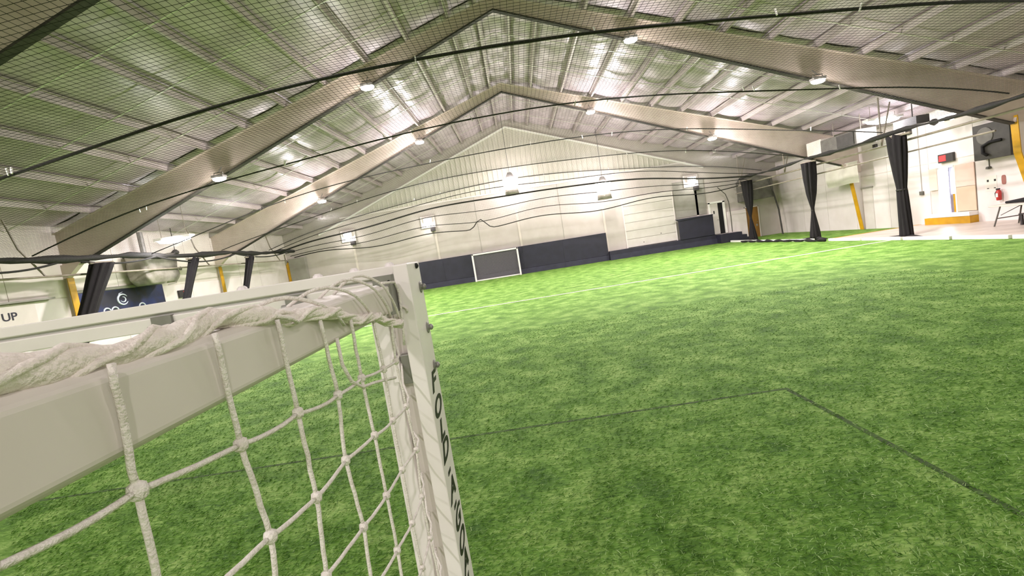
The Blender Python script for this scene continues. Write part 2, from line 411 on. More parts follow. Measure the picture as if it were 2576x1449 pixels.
# depth bar from the post back past the camera
def depth_bar(xo, s):
    xi = xo + s*.085
    pr = [(xo, 1.877), (xo, 1.943), (xo+s*.012, 1.953), (xi, 1.953), (xi, 1.871), (xo+s*.01, 1.869)]
    if s < 0: pr = pr[::-1]
    return MB().prism(pr, 'y', -.75, 1.23).build('depth_bar', 'goal_grey_shade', goal, bevel=.004)
db = depth_bar(-.368, -1); depth_bar(GL+.05, 1)
MB().box(-.445, -.372, 1.20, 1.30, 1.870, 1.944).build('bar_sleeve', 'goal_grey_shade', goal, bevel=.004)
hb = MB().box(-.425, -.378, 1.29, 1.36, 1.866, 1.94).box(-.40, -.374, 1.33, 1.385, 1.862, 1.945); hb.tube([(-.385, 1.325, 1.86), (-.385, 1.325, 1.947)], .014, 10)
hb.build('bar_hinge', 'alloy', goal, bevel=.002)
hp = MB().box(-.405, -.374, 1.395, 1.425, 1.635, 1.725).build('hinge_plate', 'alloy', goal, bevel=.002)
MB().box(-.432, -.408, 1.385, 1.425, 1.645, 1.722).build('hinge_block', 'goal_white', hp, bevel=.003)
for sx, x0 in ((-1, -.368), (1, GL+.05)):    # rear uprights and ground bars that close the frame
    MB().box(min(x0, x0+sx*.07), max(x0, x0+sx*.07), -.83, -.75, 0, 1.948).build('rear_upright', 'goal_white', goal, bevel=.004)
    MB().box(min(x0, x0+sx*.07), max(x0, x0+sx*.07), -.75, 1.40, 0, .07).build('ground_bar', 'goal_white', goal, bevel=.004)
MB().box(GL+.12, -.44, -.83, -.76, 0, .07).build('ground_bar', 'goal_white', goal, bevel=.004)

# side net: square mesh of white cord hung from the depth bar
CORD = .0034
cols = [.40+.137*(k-7) for k in range(14)]
rows = 16
def knot(i, j):
    rs = random.Random(i*77+j*13+5)
    y = cols[i]; zr = 1.838 - .115*(y-.4) - .127*(j-1)
    if j == 0: return Vector((-.357, y-.012, 1.955 if y < .62 else 1.955-.118*((y-.62)/.68)**1.15))
    return Vector((-.362 + rs.uniform(-.004, .006), y + rs.uniform(-.007, .007)*1.2 - .004*j*0, zr + rs.uniform(-.006, .006)))
net = MB()
def strand(a, b, sag, n=6, r=CORD):
    pts = []
    for k in range(n+1):
        t = k/n; p = a.lerp(b, t); p = p + Vector((rnd(-.0008, .0008), rnd(-.0012, .0012), -sag*4*t*(1-t))); pts.append(p)
    pts[0] = a; pts[-1] = b
    net.tube(pts, r, 6)
for i in range(len(cols)):
    for j in range(rows):
        if knot(i, j).z < .03: continue
        if j+1 < rows and knot(i, j+1).z > .02: strand(knot(i, j), knot(i, j+1), 0)
        if j > 0 and i+1 < len(cols): strand(knot(i, j), knot(i+1, j), rnd(0, .006))
        if j > 0: 
            k = knot(i, j); net.lathe(k - Vector((0, 0, .009)), [(.003, 0), (.0075, .003), (.0085, .009), (.0075, .015), (.003, .018)], 8)
nt_o = net.build('side_net', 'net_white', goal, smooth=True)
# gathered net rope lying on the bar, then slipping down its outer face towards the post
bp = []; br = []
for k in range(90):
    t = k/89; y = -.7 + 2.0*t
    if y < .62: z = 1.962; xx = -.386
    else: s = (y-.62)/.68; z = 1.962 - .123*s**1.15; xx = -.386 + .026*min(1, s*4)
    bp.append((xx + .004*math.sin(31*y), y, z + .005*math.sin(23*y+1) + rnd(-.003, .003)))
    thick = .0135 if y < .55 else .0135 - .0045*min(1, (y-.55)/.4)
    br.append(thick*(1+.16*math.sin(40*y)+rnd(-.14, .14)))
rp_ = MB().tube(bp, br, 12)
for q in range(3):                                              # loose strands wound along the roll
    rp_.tube([(p[0]+br[i]*1.0*math.cos(i*.55+q*2.1), p[1], p[2]+br[i]*1.0*math.sin(i*.55+q*2.1)) for i, p in enumerate(bp)], .0042, 6)
rp_.build('net_roll', 'rope_white', goal, smooth=True)
def arc(y0, y1, zlo, h, xo=-.358, xin=-.44):
    pts = []
    for k in range(13):
        t = k/12
        if t < .45: p = (xo + .006*math.sin(t*7), y0 + (y1-y0)*t, zlo + (1.953-zlo)*(t/.45))
        else: s = (t-.45)/.55; p = (xo + (xin-xo)*s, y0 + (y1-y0)*t, 1.953 + h*math.sin(math.pi*s))
        pts.append(p)
    MB().tube(pts, .0035, 6).build('lashing', 'net_white', goal, smooth=True)
for (y0, y1, zlo, h) in ((.72, .60, 1.935, .016), (.90, .70, 1.90, .022), (1.08, .86, 1.875, .024), (1.22, 1.0, 1.862, .03), (1.30, 1.08, 1.84, .034)):
    arc(y0, y1, zlo, h)
MB().tube([(-.385, 1.28, 1.955), (-.372, 1.36, 1.95), (-.366, 1.372, 1.92), (-.368, 1.37, 1.87), (-.372, 1.366, 1.80), (-.378, 1.37, 1.76)], .0042, 6).build('lashing', 'net_white', goal, smooth=True)
MB().tube([(-.366, 1.372, 1.875), (-.36, 1.376, 1.872), (-.352, 1.372, 1.865), (-.352, 1.372, 1.855)], .0035, 6).build('lashing', 'net_white', goal, smooth=True)
MB().tube([(-.364, .87, 1.88), (-.36, .862, 1.83), (-.358, .885, 1.79), (-.358, .935, 1.763), (-.358, 1.0, 1.752), (-.36, 1.08, 1.735), (-.366, 1.19, 1.71)], .0034, 6).build('lashing', 'net_white', goal, smooth=True)
# cords that tie the net edge to the post's back channel
for j in range(1, rows):
    k = knot(len(cols)-1, j)
    if k.z > .06:
        MB().tube([k, k+Vector((-.006, .06, .004)), Vector((-.385, 1.31, k.z+.03+rnd(-.01, .01))), Vector((-.402, 1.385, k.z+.075+rnd(-.01, .02))), Vector((-.41, 1.42, k.z+.10))], .0034, 6).build('lacing', 'net_white', goal, smooth=True)

# ------------------------------------------------------------------ small far goal against the padded wall
fg = empty('soccer_goal', (-1.55, 31.0, 0)); tag(fg, 'small white goal with a grey net standing against the navy wall pads', 'goal')
GY = 31.1
for x in (-3.05, -.05):
    MB().box(x-.055, x+.055, GY-.06, GY+.06, 0, 1.84).build('post', 'goal_white', fg, bevel=.01)
    MB().box(x-.05, x+.05, GY+.06, YB-.26, 0, .08).build('ground_bar', 'goal_white', fg)
    MB().tube([(x, GY, 1.78), (x, GY+.2, 1.5), (x, YB-.3, .1)], .025, 6).build('rear_strut', 'goal_white', fg)
MB().box(-3.10, 0.0, GY-.06, GY+.06, 1.74, 1.84).build('crossbar', 'goal_white', fg, bevel=.01)
MB().box(-3.05, -.05, GY+.02, GY+.09, .02, .09).build('ground_bar', 'goal_white', fg)
fn_ = MB()
for k in range(73): x = -3.0 + .04*k; fn_.tube([(x, GY+.05, 1.74), (x, GY+.22, 1.0), (x, GY+.3, .06)], .007, 3, False)
for k in range(43):
    t = k/42; z = 1.74-1.68*t; fn_.tube([(-3.0, GY+.05+.25*t, z), (-.1, GY+.05+.25*t, z)], .007, 3, False)
fn_.build('net', 'net_grey', fg)

# ------------------------------------------------------------------ navy pads, platform, panels on the end wall
pad = empty('wall_padding', (-3, YB-.1, 0)); tag(pad, 'long navy wall padding at the foot of the end wall behind the small goal', 'wall pad')
px = [-13.2, -10.5, -7.8, -5.1, -2.4, .3, 3.0, 5.95]
for a, b in zip(px, px[1:]):
    MB().box(a+.001, b-.001, YB-.19, YB-.055, .36, 1.86).build('pad', 'navy', pad, bevel=.004)
    MB().box(a+.001, b-.001, YB-.22, YB-.055, .0, .35).build('kick_pad', 'navy_light', pad, bevel=.004)
st = empty('platform', (9.5, YB-.5, 0)); tag(st, 'low navy carpeted platform with steps at the open white door', 'platform')
MB().box(5.97, 13.05, YB-.5, YB-.11, 0, .6).build('deck', 'navy', st, bevel=.02)
MB().box(5.97, 13.05, YB-.53, YB-.5, 0, .34).build('kick_pad', 'navy_light', st)
for k, (xe, zt) in enumerate(((14.45, .57), (14.75, .36), (15.0, .17))):
    MB().box(13.05 if k == 0 else (14.45, 14.75)[k-1], xe, YB-1.1, YB-.4, 0, zt).build('step', 'navy', st, bevel=.01)
od = struct(empty('door_1', (9.0, YB-.06, 0)), 'white sectional overhead door above the low platform')
zz = [.62+.548*k for k in range(7)]
for a, b in zip(zz, zz[1:]):
    MB().box(7.32-.02*0, 10.6, YB-.10, YB-.02, a+.008, b-.008).build('panel', 'door_white', od, bevel=.006)
MB().box(7.25, 7.32, YB-.12, YB, .6, 3.92).box(10.6, 10.66, YB-.12, YB, .6, 3.92).build('jamb', 'wall_white', od)
for x, z in ((8.4, .85), (9.6, 1.25)): MB().lathe((x, YB-.1, z), [(.03, 0), (.03, -.01)], 8, 'y').build('latch', 'black', od)
tag(MB().box(10.68, 12.95, YB-.55, YB-.42, .6, 1.96).prism([(10.5, 1.98), (12.95, 1.96), (12.95, 1.9), (10.7, 1.82)], 'y', YB-.6, YB-.4).build('padded_screen', 'navy', bevel=.02),
    'black-navy draped screen standing on the platform beside the white overhead door', 'screen')
tag(MB().box(10.75, 12.8, YB-.05, YB, 2.05, 4.4).build('wall_board', 'grey_panel'), 'dull grey-green board on the end wall above the dark draped screen', 'board')
d2 = struct(empty('door_2', (13.4, YB-.03, .59)), 'white door ajar onto a dark room at the top of the steps')
MB().box(12.92, 13.02, YB-.10, YB, .59, 2.72).box(13.86, 14.0, YB-.10, YB, .59, 2.72).box(12.92, 14.0, YB-.10, YB, 2.64, 2.76).build('door_frame', 'trim_white', d2)
MB().box(13.02, 13.86, YB-.02, YB, .59, 2.64).build('darkness_sheet', 'black', d2)  # black sheet on the solid wall; the unlit room's darkness is its colour
leaf = MB().box(13.02, 13.52, YB-.08, YB-.03, .6, 2.63).build('door_leaf', 'door_white', d2)
MB().box(13.2, 13.28, YB-.085, YB-.078, 1.95, 2.15).build('door_window', 'rubber', leaf)
MB().tube([(13.46, YB-.09, 1.55), (13.46, YB-.13, 1.55), (13.40, YB-.13, 1.55)], .015, 6).build('handle', 'alloy', leaf)
tag(MB().box(14.05, 15.2, YB-.35, YB, 0, 1.95).box(14.05, 15.2, YB-.38, YB-.35, 1.72, 1.78).build('white_partition', 'wall_white'), 'white boxed partition between the navy steps and the brown door', 'partition')
d3 = struct(empty('door_3', (15.7, YB-.03, 0)), 'brown wooden door in the far right corner')
MB().box(15.24, 15.3, YB-.07, YB, 0, 2.05).box(16.12, 16.18, YB-.07, YB, 0, 2.05).box(15.24, 16.18, YB-.07, YB, 2.0, 2.06).build('door_frame', 'wall_white', d3)
leaf = MB().box(15.3, 16.12, YB-.06, YB-.01, .0, 2.0).build('door_leaf', 'door_brown', d3)
MB().box(15.92, 16.02, YB-.07, YB-.06, .72, .86).build('push_plate', 'alloy', leaf)
MB().tube([(16.03, YB-.06, 1.0), (16.03, YB-.11, 1.0), (15.95, YB-.11, 1.0)], .014, 6).build('handle', 'alloy', leaf)
tag(MB().box(14.9, 16.6, YB-1.3, YB-.01, 2.45, 3.75).prism([(14.9, 3.75), (16.6, 3.75), (15.2, 4.05)], 'y', YB-1.3, YB-.1).build('duct_box', 'grey_unit'), 'grey sheet-metal duct box high in the far right corner above the brown door', 'duct')
tag(MB().tube([(16.85, YB-1.4, .0), (16.75, YB-1.4, 1.6), (16.55, YB-1.4, 2.6), (16.3, YB-1.4, 3.6)], .045, 6).build('drain_pipe', 'grey_dark'), 'thin dark pipe running down beside the brown door', 'pipe')
# cable that hangs in front of the white door
tag(MB().tube([(13.3, YB-.9, 3.6), (13.75, YB-.9, 3.1), (13.95, YB-.8, 2.6), (14.03, YB-.7, 1.6), (14.06, YB-.6, .62)], .022, 6).build('hanging_cable', 'grey_dark'), 'dark cable hanging down past the right side of the white door', 'cable')

# ------------------------------------------------------------------ lamps
def flood(name, x, y, z, label, watts, group, spill):
    o = empty(name, (x, y, z)); tag(o, label, 'lamp', group)
    MB().box(x-.2, x+.2, y-.13, y+.13, z+.02, z+.11).build('housing', 'alloy', o, bevel=.01)
    MB().tube([(x-.15, y, z+.1), (x-.15, y, z+.2), (x+.15, y, z+.2), (x+.15, y, z+.1)], .015, 6).tube([(x, y, z+.2), (x, y+.25, z+.42)], .02, 6).build('bracket', 'alloy', o)
    MB().lathe((x, y, z-.05), [(.05, -.03), (.13, -.02), (.18, .01), (.19, .07)], 14, sx=1.15, sy=.75).build('lens', 'lamp_warm', o, smooth=True)
    lamp('AREA', 'flood_light', (x, y, z-.1), watts, (1, .90, .93), .36, o)
    lamp('POINT', 'flood_spill', (x, y-.45, z-.75), watts*spill, (1, .90, .92), .15, o)
    return o
lab = {(-9.4): 'outer left', (-4.0): 'inner left', 4.6: 'inner right', 10.35: 'outer right'}
for yf in FRAMES:  # overhead row is unseen; row behind the camera is added to light the goal
    for x in (-9.4, -4.0, 4.6, 10.35):
        z = low(abs(x-RX)) - .16
        flood('flood_lamp', x, yf-.3, z, '%s flood lamp under the %s' % (lab[x], {-8.0: 'frame far behind the camera, unseen and added to light the goal', 0.0: 'frame overhead, unseen', 8.0: 'frame crossing the top left picture corner', 16.0: 'middle steel frame', 24.2: 'farther steel frame'}[yf]), FLOOD_W[yf], 'flood lamps under the steel frames', SPILL[yf])
def drum(x, y, z, label):
    o = empty('high_bay_lamp', (x, y, z)); tag(o, label, 'lamp', 'prismatic high bay lamps')
    MB().lathe((x, y, z), [(.10, -.36), (.34, -.2), (.47, .0), (.47, .42), (.40, .44)], 20).build('lens', 'lamp_drum', o, smooth=False)
    MB().lathe((x, y, z), [(.43, -.62), (.45, -.62), (.40, -.26), (.38, -.26)], 20).build('skirt', 'plastic_wrap', o, smooth=True)
    MB().lathe((x, y, z), [(.30, .44), (.22, .6), (.12, .78)], 14).tube([(x, y, z+.78), (x, y, roof(x)-.2)], .02, 6).build('ballast', 'alloy', o)
drum(.2, 29.7, 5.72, 'glowing drum-shaped high bay lamp in front of the ribbed gable, left of two')
drum(5.85, 29.7, 4.55, 'glowing drum-shaped high bay lamp before the end wall, right of two and lower')
def wall_lamp(x, z, label):
    o = empty('wall_lamp', (x, YB-.1, z)); tag(o, label, 'lamp', 'small lamps on the end wall')
    MB().box(x-.5, x+.45, YB-.12, YB-.06, z-.35, z+.42).build('back_plate', 'wall_white', o)
    MB().box(x-.3, x+.3, YB-.30, YB-.12, z-.05, z+.3).build('housing', 'wall_white', o, bevel=.03)
    MB().lathe((x, YB-.33, z), [(.26, .03), (.25, -.03), (.12, -.07)], 16, 'y').build('lens', 'lamp_small', o, smooth=True)
    MB().box(x+.1, x+.4, YB-.28, YB-.08, z-.62, z-.34).build('sensor_box', 'box_dark', o)
    lamp('POINT', 'wall_light', (x, YB-.6, z-.1), WALL_W, (1, .92, .94), .15, o)
wall_lamp(-5.64, 4.4, 'small round wall lamp on the end wall above the padding, left of the small goal')
wall_lamp(-11.1, 4.33, 'glaring wall lamp on the end wall near the far left corner')
wall_lamp(11.98, 4.3, 'small round wall lamp above the dark draped screen')
def strip(x, y, z, label):
    o = empty('strip_lamp', (x, y, z)); tag(o, label, 'lamp', 'strip lamps over the side aisles')
    MB().box(x-.72, x+.72, y-.16, y+.16, z+.06, z+.16).build('housing', 'trim_white', o)
    MB().lathe((x, y, z), [(.3, -.08), (.62, -.02), (.7, .06)], 20, sx=1, sy=.3).build('diffuser', 'lamp_cool', o, smooth=True)
    for s in (-.5, .5): MB().tube([(x+s, y, z+.16), (x+s, y, roof(x+s)-.19)], .01, 5).build('hanger', 'rail', o)
    lamp('POINT', 'strip_light', (x, y, z-.3), AISLE_W, (1, .93, .97), .3, o)
strip(-13.2, 18.3, 4.27, 'bright white strip lamp over the left aisle beside the wrapped heater')
strip(15.6, 19.95, 4.62, 'bright white strip lamp over the right aisle above the tied curtain')

# ------------------------------------------------------------------ ceiling net of black cord with ropes
def nz(x, y):
    z = 5.62 - .0088*x*x
    z -= .10*abs(math.sin(math.pi*(y-9)/4.5))**1.5
    if y > 26.6:
        t = (y-26.6)/2.9; z = z + (3.42 + .12*math.sin(x*.9) - z)*t**1.4
    return z
cn = empty('ceiling_net', (0, 15, 3.4)); tag(cn, 'black square-mesh netting slung under the roof over the whole pitch', 'net')
cords = MB(); N = .1
xs = [-14+N*k for k in range(281)]; ys_ = [3+N*k for k in range(266)]
for x in xs: cords.tube([(x, 3+26.5*k/60, nz(x, 3+26.5*k/60)) for k in range(61)], [.0034-.0017*min(1, max(0, (26.5*k/60-7)/8)) for k in range(61)], 3, False)
for y in ys_: cords.tube([(-14+28*k/40, y, nz(-14+28*k/40, y)) for k in range(41)], .0034-.0017*min(1, max(0, (y-10)/8)), 3, False)
stuff(cords.build('cord_mesh', 'black_net', cn))
for y, r in ((4.5, .02), (9.0, .030), (13.5, .020), (18.0, .018), (22.4, .018), (26.6, .02)):
    pts = []
    for k in range(57):
        x = -14+28*k/56; pts.append((x, y+.05*math.sin(x*.8+y), nz(x, y)+.03+.05*math.sin(x*.55+y)))
    MB().tube(pts, r, 6).build('support_rope', 'rope_dark', cn)
for x in (-9.0, -4.5, 0, 4.5, 9.0):
    pass
# far hem rope, tied up in one place
hem = []
for k in range(113):
    x = -14+28*k/112; z = 3.42+.12*math.sin(x*.9)
    z += .62*math.exp(-((x+2.05)/.42)**2)
    hem.append((x, 29.5, z))
MB().tube(hem, .03, 6).build('hem_rope', 'rope_dark', cn)
for k in range(4):
    y = 27.2+.6*k
    MB().tube([(-14+28*q/80, y+.1*math.sin(q*.3), nz(-14+28*q/80, y)+.06*math.sin(q*.23+k)) for q in range(81)], .045 if k == 1 else .02, 5).build('slack_fold', 'rope_dark', cn)
for x, s in ((-14.05, 1), (14.05, -1)):
    pts = [(x+.08*math.sin(y*.9), y, 3.86-.08*abs(math.sin(y*.55))) for y in [3+.5*k for k in range(54)]]
    MB().tube(pts, [(.10 if s > 0 else .065)+.03*math.sin(i*.9)+.02*math.sin(i*2.3) for i in range(54)], 8).build('side_roll', 'rope_dark', cn, smooth=True)
for y0, y1, dz in ((10.5, 14.6, .32), (14.6, 18.2, .2), (18.2, 23.4, .3), (23.4, 28.6, .22)):
    MB().tube([(-14.0, y0+(y1-y0)*k/16, 3.78-dz*4*(k/16)*(1-k/16)) for k in range(17)], .035, 6).build('slack_rope', 'rope_dark', cn)
tie = None
for k in range(46):
    y = random.choice((9.0, 13.5, 13.5, 18.0, 22.4, 26.6)); x = rnd(-11, 13)
    z = nz(x, y)+.03
    if tie is None:
        tie = MB().box(-.012, .012, -.012, .012, -.05, .09).build('cable_tie', 'trim_white', cn); 
    o = tie if k == 0 else dup_part(tie, cn, (0, 0, 0))
    o.location = Vector((x, y, z)); o.rotation_euler = (rnd(-.4, .4), rnd(-.4, .4), 0)
for v in tie.data.vertices: v.co = v.co + ORG[cn.name]   # mesh was made relative to the net's origin
for c in cn.children:
    if c.name.startswith('cable_tie'): c.location = c.location - ORG[cn.name]

# black gathered net curtains
def curtain(x, y, ztop, zbot, prof, lean, label, grp, frayed=0):
    o = empty('net_curtain', (x, y, zbot)); tag(o, label, 'curtain', grp)
    m = MB(); n = 40; H = ztop-zbot; K = 22; base = 0
    for k in range(K+1):
        t = k/K; z = zbot + H*t
        for (t0, a), (t1, b) in zip(prof, prof[1:]):
            if t0 <= t <= t1: w = a+(b-a)*((t-t0)/(t1-t0)); break
        dy = lean(t)
        for q in range(n):
            an = 2*math.pi*q/n; f = 1+.16*math.sin(9*an+1.3*math.sin(3*t))+.07*math.sin(17*an)
            zq = z
            if k == K: zq += (.22*((q*7919) % 11)/11-.1)*frayed
            m.v.append((x+.42*w*math.cos(an)*f, y+dy+.5*w*math.sin(an)*f, zq))
    for k in range(K):
        for q in range(n):
            A = k*n+q; B = k*n+(q+1) % n; m.f.append((A, B, B+n, A+n))
    m.f.append(tuple(range(n-1, -1, -1))); m.f.append(tuple(K*n+q for q in range(n)))
    m.build('gathered_net', 'black_cloth', o, smooth=True)
    return o
RP = [[(0, .62), (.1, .5), (.36, .17), (.4, .16), (.6, .5), (.8, .68), (1, .74)],
      [(0, .62), (.1, .55), (.36, .2), (.4, .18), (.6, .56), (.8, .74), (1, .80)],
      [(0, .62), (.1, .58), (.44, .5), (.5, .46), (.62, .6), (.85, .80), (1, .86)]]
rc = [(14.05, 28.5, 3.6, 'farthest black tied-back net curtain on the right, in front of the brown door', lambda t: -.05+.1*t),
      (14.1, 22.65, 3.64, 'middle black tied-back net curtain on the right, before the white tarp', lambda t: .0),
      (14.0, 17.3, 3.66, 'nearest black net curtain on the right, left of the open outside door', lambda t: .12*(t-.3))]
for (x, y, zt, lb, ln), pf, sc in zip(rc, RP, (.85, .76, .66)):
    pf = [(a, b*sc) for a, b in pf]
    o = curtain(x, y, zt, .02, pf, ln, lb, 'gathered curtains on the right', 1 if y < 18 else 0)
    tz = .38 if y > 18 else .48; ww = pf[3][1]
    MB().lathe((x, y+ln(tz), .02+(zt-.02)*tz-.03), [(ww*.52, 0), (ww*.56, .03), (ww*.52, .06)], 16).build('tie_band', 'rope_dark', o)
    MB().tube([(x, y-.55, zt+.02), (x, y+.55, zt+.04)], .04, 6).build('curtain_rod', 'rail', o)
    MB().tube([(x-.1, y-1.0, .05), (x-.05, y-.4, .07), (x, y, .06), (x-.05, y+.9, .05)], [.02, .07, .09, .03], 8).build('pooled_hem', 'black_cloth', o, smooth=True)
LPf = [(0, .5), (.3, .44), (.7, .5), (.92, .62), (1, .66)]
for (y, zt, lb, fr) in ((15.75, 3.6, 'nearest black gathered net curtain on the left, before the blue banner', 0), (20.3, 3.6, 'middle black gathered net curtain on the left, beside the exit sign', 1), (24.6, 3.55, 'farthest black gathered net curtain on the left', 1)):
    o = curtain(-14.0, y, zt, .02, [(a, b*(1 if y < 16 else .62)) for a, b in LPf], lambda t: -2.1*(1-t), lb, 'gathered curtains on the left', fr)
    MB().tube([(-14, y-.45, zt+.02), (-14, y+.45, zt+.04)], .04, 6).build('curtain_rod', 'rail', o)

# ------------------------------------------------------------------ rails along the sides
rl = empty('net_rail', (-14.42, 18, 3.31)); tag(rl, 'thin steel rail carried along the left wall in front of the yellow columns', 'rail')
MB().tube([(-14.42, 4, 3.31), (-14.42, 29.3, 3.31)], .035, 8).build('pipe', 'rail', rl)
MB().box(-14.45, -14.39, 29.1, 29.16, 3.05, 3.68).build('end_plate', 'rail', rl)
for y in (10.5, 14.2, 21.9, 28.5):
    MB().tube([(-14.42, y, 3.31), (-14.7, y-.35, 4.2), (-14.8, y-.5, roof(-14.8)-.2)], .03, 6).build('brace', 'rail', rl)
rr = empty('net_rail', (14.4, 20, 3.5)); tag(rr, 'paired steel rails over the right touch line above the black curtains', 'rail')
MB().tube([(14.5, 4, 3.56), (14.5, 31.2, 3.46)], .04, 8).build('upper_pipe', 'rail', rr)
MB().tube([(14.6, 14.5, 3.1), (14.6, 31.2, 3.02)], .03, 8).build('lower_pipe', 'rail', rr)
for y in (9.5, 18.7, 25.3, 30.3):
    MB().tube([(14.5, y, 3.52), (14.5, y, roof(14.5)-.3)], .03, 6).build('hanger', 'rail', rr)
    MB().tube([(14.5, y, 3.52), (15.1, y+.2, roof(15.1)-.3)], .025, 6).build('brace', 'rail', rr)

# ------------------------------------------------------------------ left wall things
def exit_sign(x, y, z, label, s):
    o = empty('exit_sign', (x, y, z)); tag(o, label, 'exit sign', 'lit exit signs')
    MB().box(min(x, x+s*.1), max(x, x+s*.1), y-.33, y+.33, z-.17, z+.17).build('housing', 'box_dark', o, bevel=.01)
    MB().box(min(x+s*.1, x+s*.108), max(x+s*.1, x+s*.108), y-.02 if s < 0 else y-.05, y+.27 if s < 0 else y+.27, z-.11, z+.11).build('lit_face', 'exit_red', o)
exit_sign(XL+.02, 21.35, 2.21, 'red lit exit sign on the left wall beside a black curtain', 1)
exit_sign(XR-.03, 19.38, 2.72, 'red lit exit sign above the bright open door', -1)
bn = empty('banner', (XL+.03, 18, 1.2)); tag(bn, 'dark navy and blue banner with a white swirl emblem on the left wall', 'banner')
MB().box(XL+.026, XL+.05, 16.14, 20.2, 1.0, 2.74).build('sheet', 'banner_blue', bn)
MB().box(XL+.026, XL+.09, 16.1, 20.25, 2.76, 2.86).build('top_batten', 'grey_panel', bn)
em = MB(); cyy, czz = 18.05, 2.33
em.tube([(XL+.055, cyy+.24*math.cos(a), czz+.20*math.sin(a)) for a in [math.radians(30+12*k) for k in range(26)]], [.012+.03*math.sin(math.pi*k/25) for k in range(26)], 6)
em.tube([(XL+.055, cyy+.12*math.cos(a), czz+.10*math.sin(a)) for a in [math.radians(200+12*k) for k in range(22)]], [.008+.018*math.sin(math.pi*k/21) for k in range(22)], 6)
em.tube([(XL+.055, cyy-.2, czz+.1), (XL+.055, cyy-.12, czz+.24), (XL+.055, cyy+.05, czz+.29)], [.03, .02, .005], 6)
em.build('emblem', 'banner_white', bn, smooth=True)
for yy in (17.25, 17.6, 18.9):
    MB().tube([(XL+.055, yy+.15*math.cos(a), 1.95+.13*math.sin(a)) for a in [math.radians(20*k) for k in range(19)]], .03, 6).build('letter', 'banner_white', bn, smooth=True)
me = text_mesh('UP', .34, .004); me.materials.clear(); me.materials.append(MATS['navy'])
sg_ = MB().box(XL+.026, XL+.04, 12.9, 14.75, 1.6, 2.62).build('wall_sign', 'wall_cream'); tag(sg_, 'pale wall sign reading UP at the left picture edge', 'sign')
lo_ = bpy.data.objects.new('letters', me); COL.objects.link(lo_); lo_.parent = sg_
lo_.matrix_local = Matrix.Translation(Vector((XL+.045, 13.93, 2.26)) - ORG[sg_.name]) @ Matrix(((0, 0, 1, 0), (1.1, 0, 0, 0), (0, 1, 0, 0), (0, 0, 0, 1)))
hw = empty('wrapped_heater', (XL+.7, 19.2, 2.7)); tag(hw, 'bulky heater wrapped in grey plastic high on the left wall over the banner', 'heater')
m = MB()
def wrap(u, v):
    a = 2*math.pi*u; cs, sn = math.cos(a), math.sin(a)
    sq = lambda c: math.copysign(abs(c)**.45, c)
    z = 2.74+1.2*v; k = (.82+.18*min(1, v*5))*(1+.03*math.sin(7*a+9*v))
    return (XL+.62+.5*sq(cs)*k, 19.2+.93*sq(sn)*k, z)
m.grid(wrap, 48, 14)
m.f.append(tuple(i*15 for i in range(48))); m.f.append(tuple(i*15+14 for i in reversed(range(48))))
m.build('wrapping', 'plastic_wrap', hw, smooth=True)
MB().tube([(XL+.6, 18.9, 3.9), (XL+.6, 18.9, 4.9)], .1, 8).build('flue', 'alloy', hw)
MB().box(XL+.1, XL+1.1, 18.4, 18.46, 3.9, 4.0).box(XL+.1, XL+1.1, 19.9, 19.96, 3.9, 4.0).build('bracket', 'grey_dark', hw)
em_ = empty('emergency_light', (XL+.05, 21.1, 3.2)); tag(em_, 'twin-headed emergency light on the left wall above the exit sign', 'lamp')
MB().box(XL+.02, XL+.14, 20.95, 21.3, 3.12, 3.3).build('battery_box', 'grey_panel', em_)
for s in (-.14, .14): MB().lathe((XL+.18, 21.12+s, 3.36), [(.05, 0), (.09, .07), (.085, .075)], 10, 'x').build('lamp_head', 'grey_unit', em_)
MB().tube([(XL+.03, 21.1, 3.12), (XL+.03, 21.1, 2.75), (XL+.03, 20.6, 2.7)], .015, 6).build('conduit', 'conduit', em_)
tag(MB().lathe((XL+.5, 20.8, 4.05), [(.03, -.12), (.14, -.04), (.15, .05), (.06, .14)], 12).tube([(XL+.5, 20.8, 4.15), (XL+.5, 20.8, roof(XL+.5)-.02)], .015, 5).build('hanging_speaker', 'grey_dark', smooth=True), 'small dark round speaker hanging over the left aisle', 'speaker')
tag(MB().box(XL+.025, XL+.4, 11.4, 13.2, 2.7, 3.2).box(XL+.025, XL+.2, 13.3, 15.3, 2.66, 2.72).build('wall_duct', 'grey_panel'), 'grey boxed duct on the left wall above the UP sign', 'duct')

# ------------------------------------------------------------------ right wall things
d4 = struct(empty('door_4', (XR, 19.5, .5)), 'open outside door full of daylight in the right wall')
MB().box(XR-.05, XR+.2, 19.34, 19.385, DZ0, DZ1).build('mullion', 'blue_frame', d4)
MB().box(XR-.06, XR+.2, DO1-.03, DO1+.03, DZ0, DZ1+.04).box(XR-.06, XR+.2, DO0-.04, DO0+.02, DZ0, DZ1+.04).box(XR-.06, XR+.2, DO0, DO1, DZ1-.02, DZ1+.05).build('door_frame', 'trim_white', d4)
MB().box(XR-.35, XR, 18.3, 20.0, .37, .52).build('sill', 'trim_white', d4)
MB().box(XR-.36, XR, 18.28, 20.28, .09, .36).build('step', 'yellow', d4)
MB().box(XR+.02, XR+.06, 19.16, 19.32, DZ0, 1.25).build('kick_panel', 'yellow', d4)
def board(m, y0, y1, z0, z1, lab):
    tag(MB().box(XR-.065, XR-.026, y0, y1, z0, z1).build('insulation_board', m, bevel=.004), lab, 'board')
board('board_pink', 19.88, 20.26, 1.48, 2.38, 'narrow pale pink board on the wall left of the open door')
board('board_pink', 18.3, 19.07, 1.5, 2.37, 'wide pale pink board on the wall right of the open door')
board('board_beige', 18.3, 19.07, .54, 1.49, 'beige board under the wide pink board right of the open door')
bh = empty('unit_heater', (XR-.4, 17.6, 2.4)); tag(bh, 'large dark grey box unit on the right wall at the picture edge', 'heater')
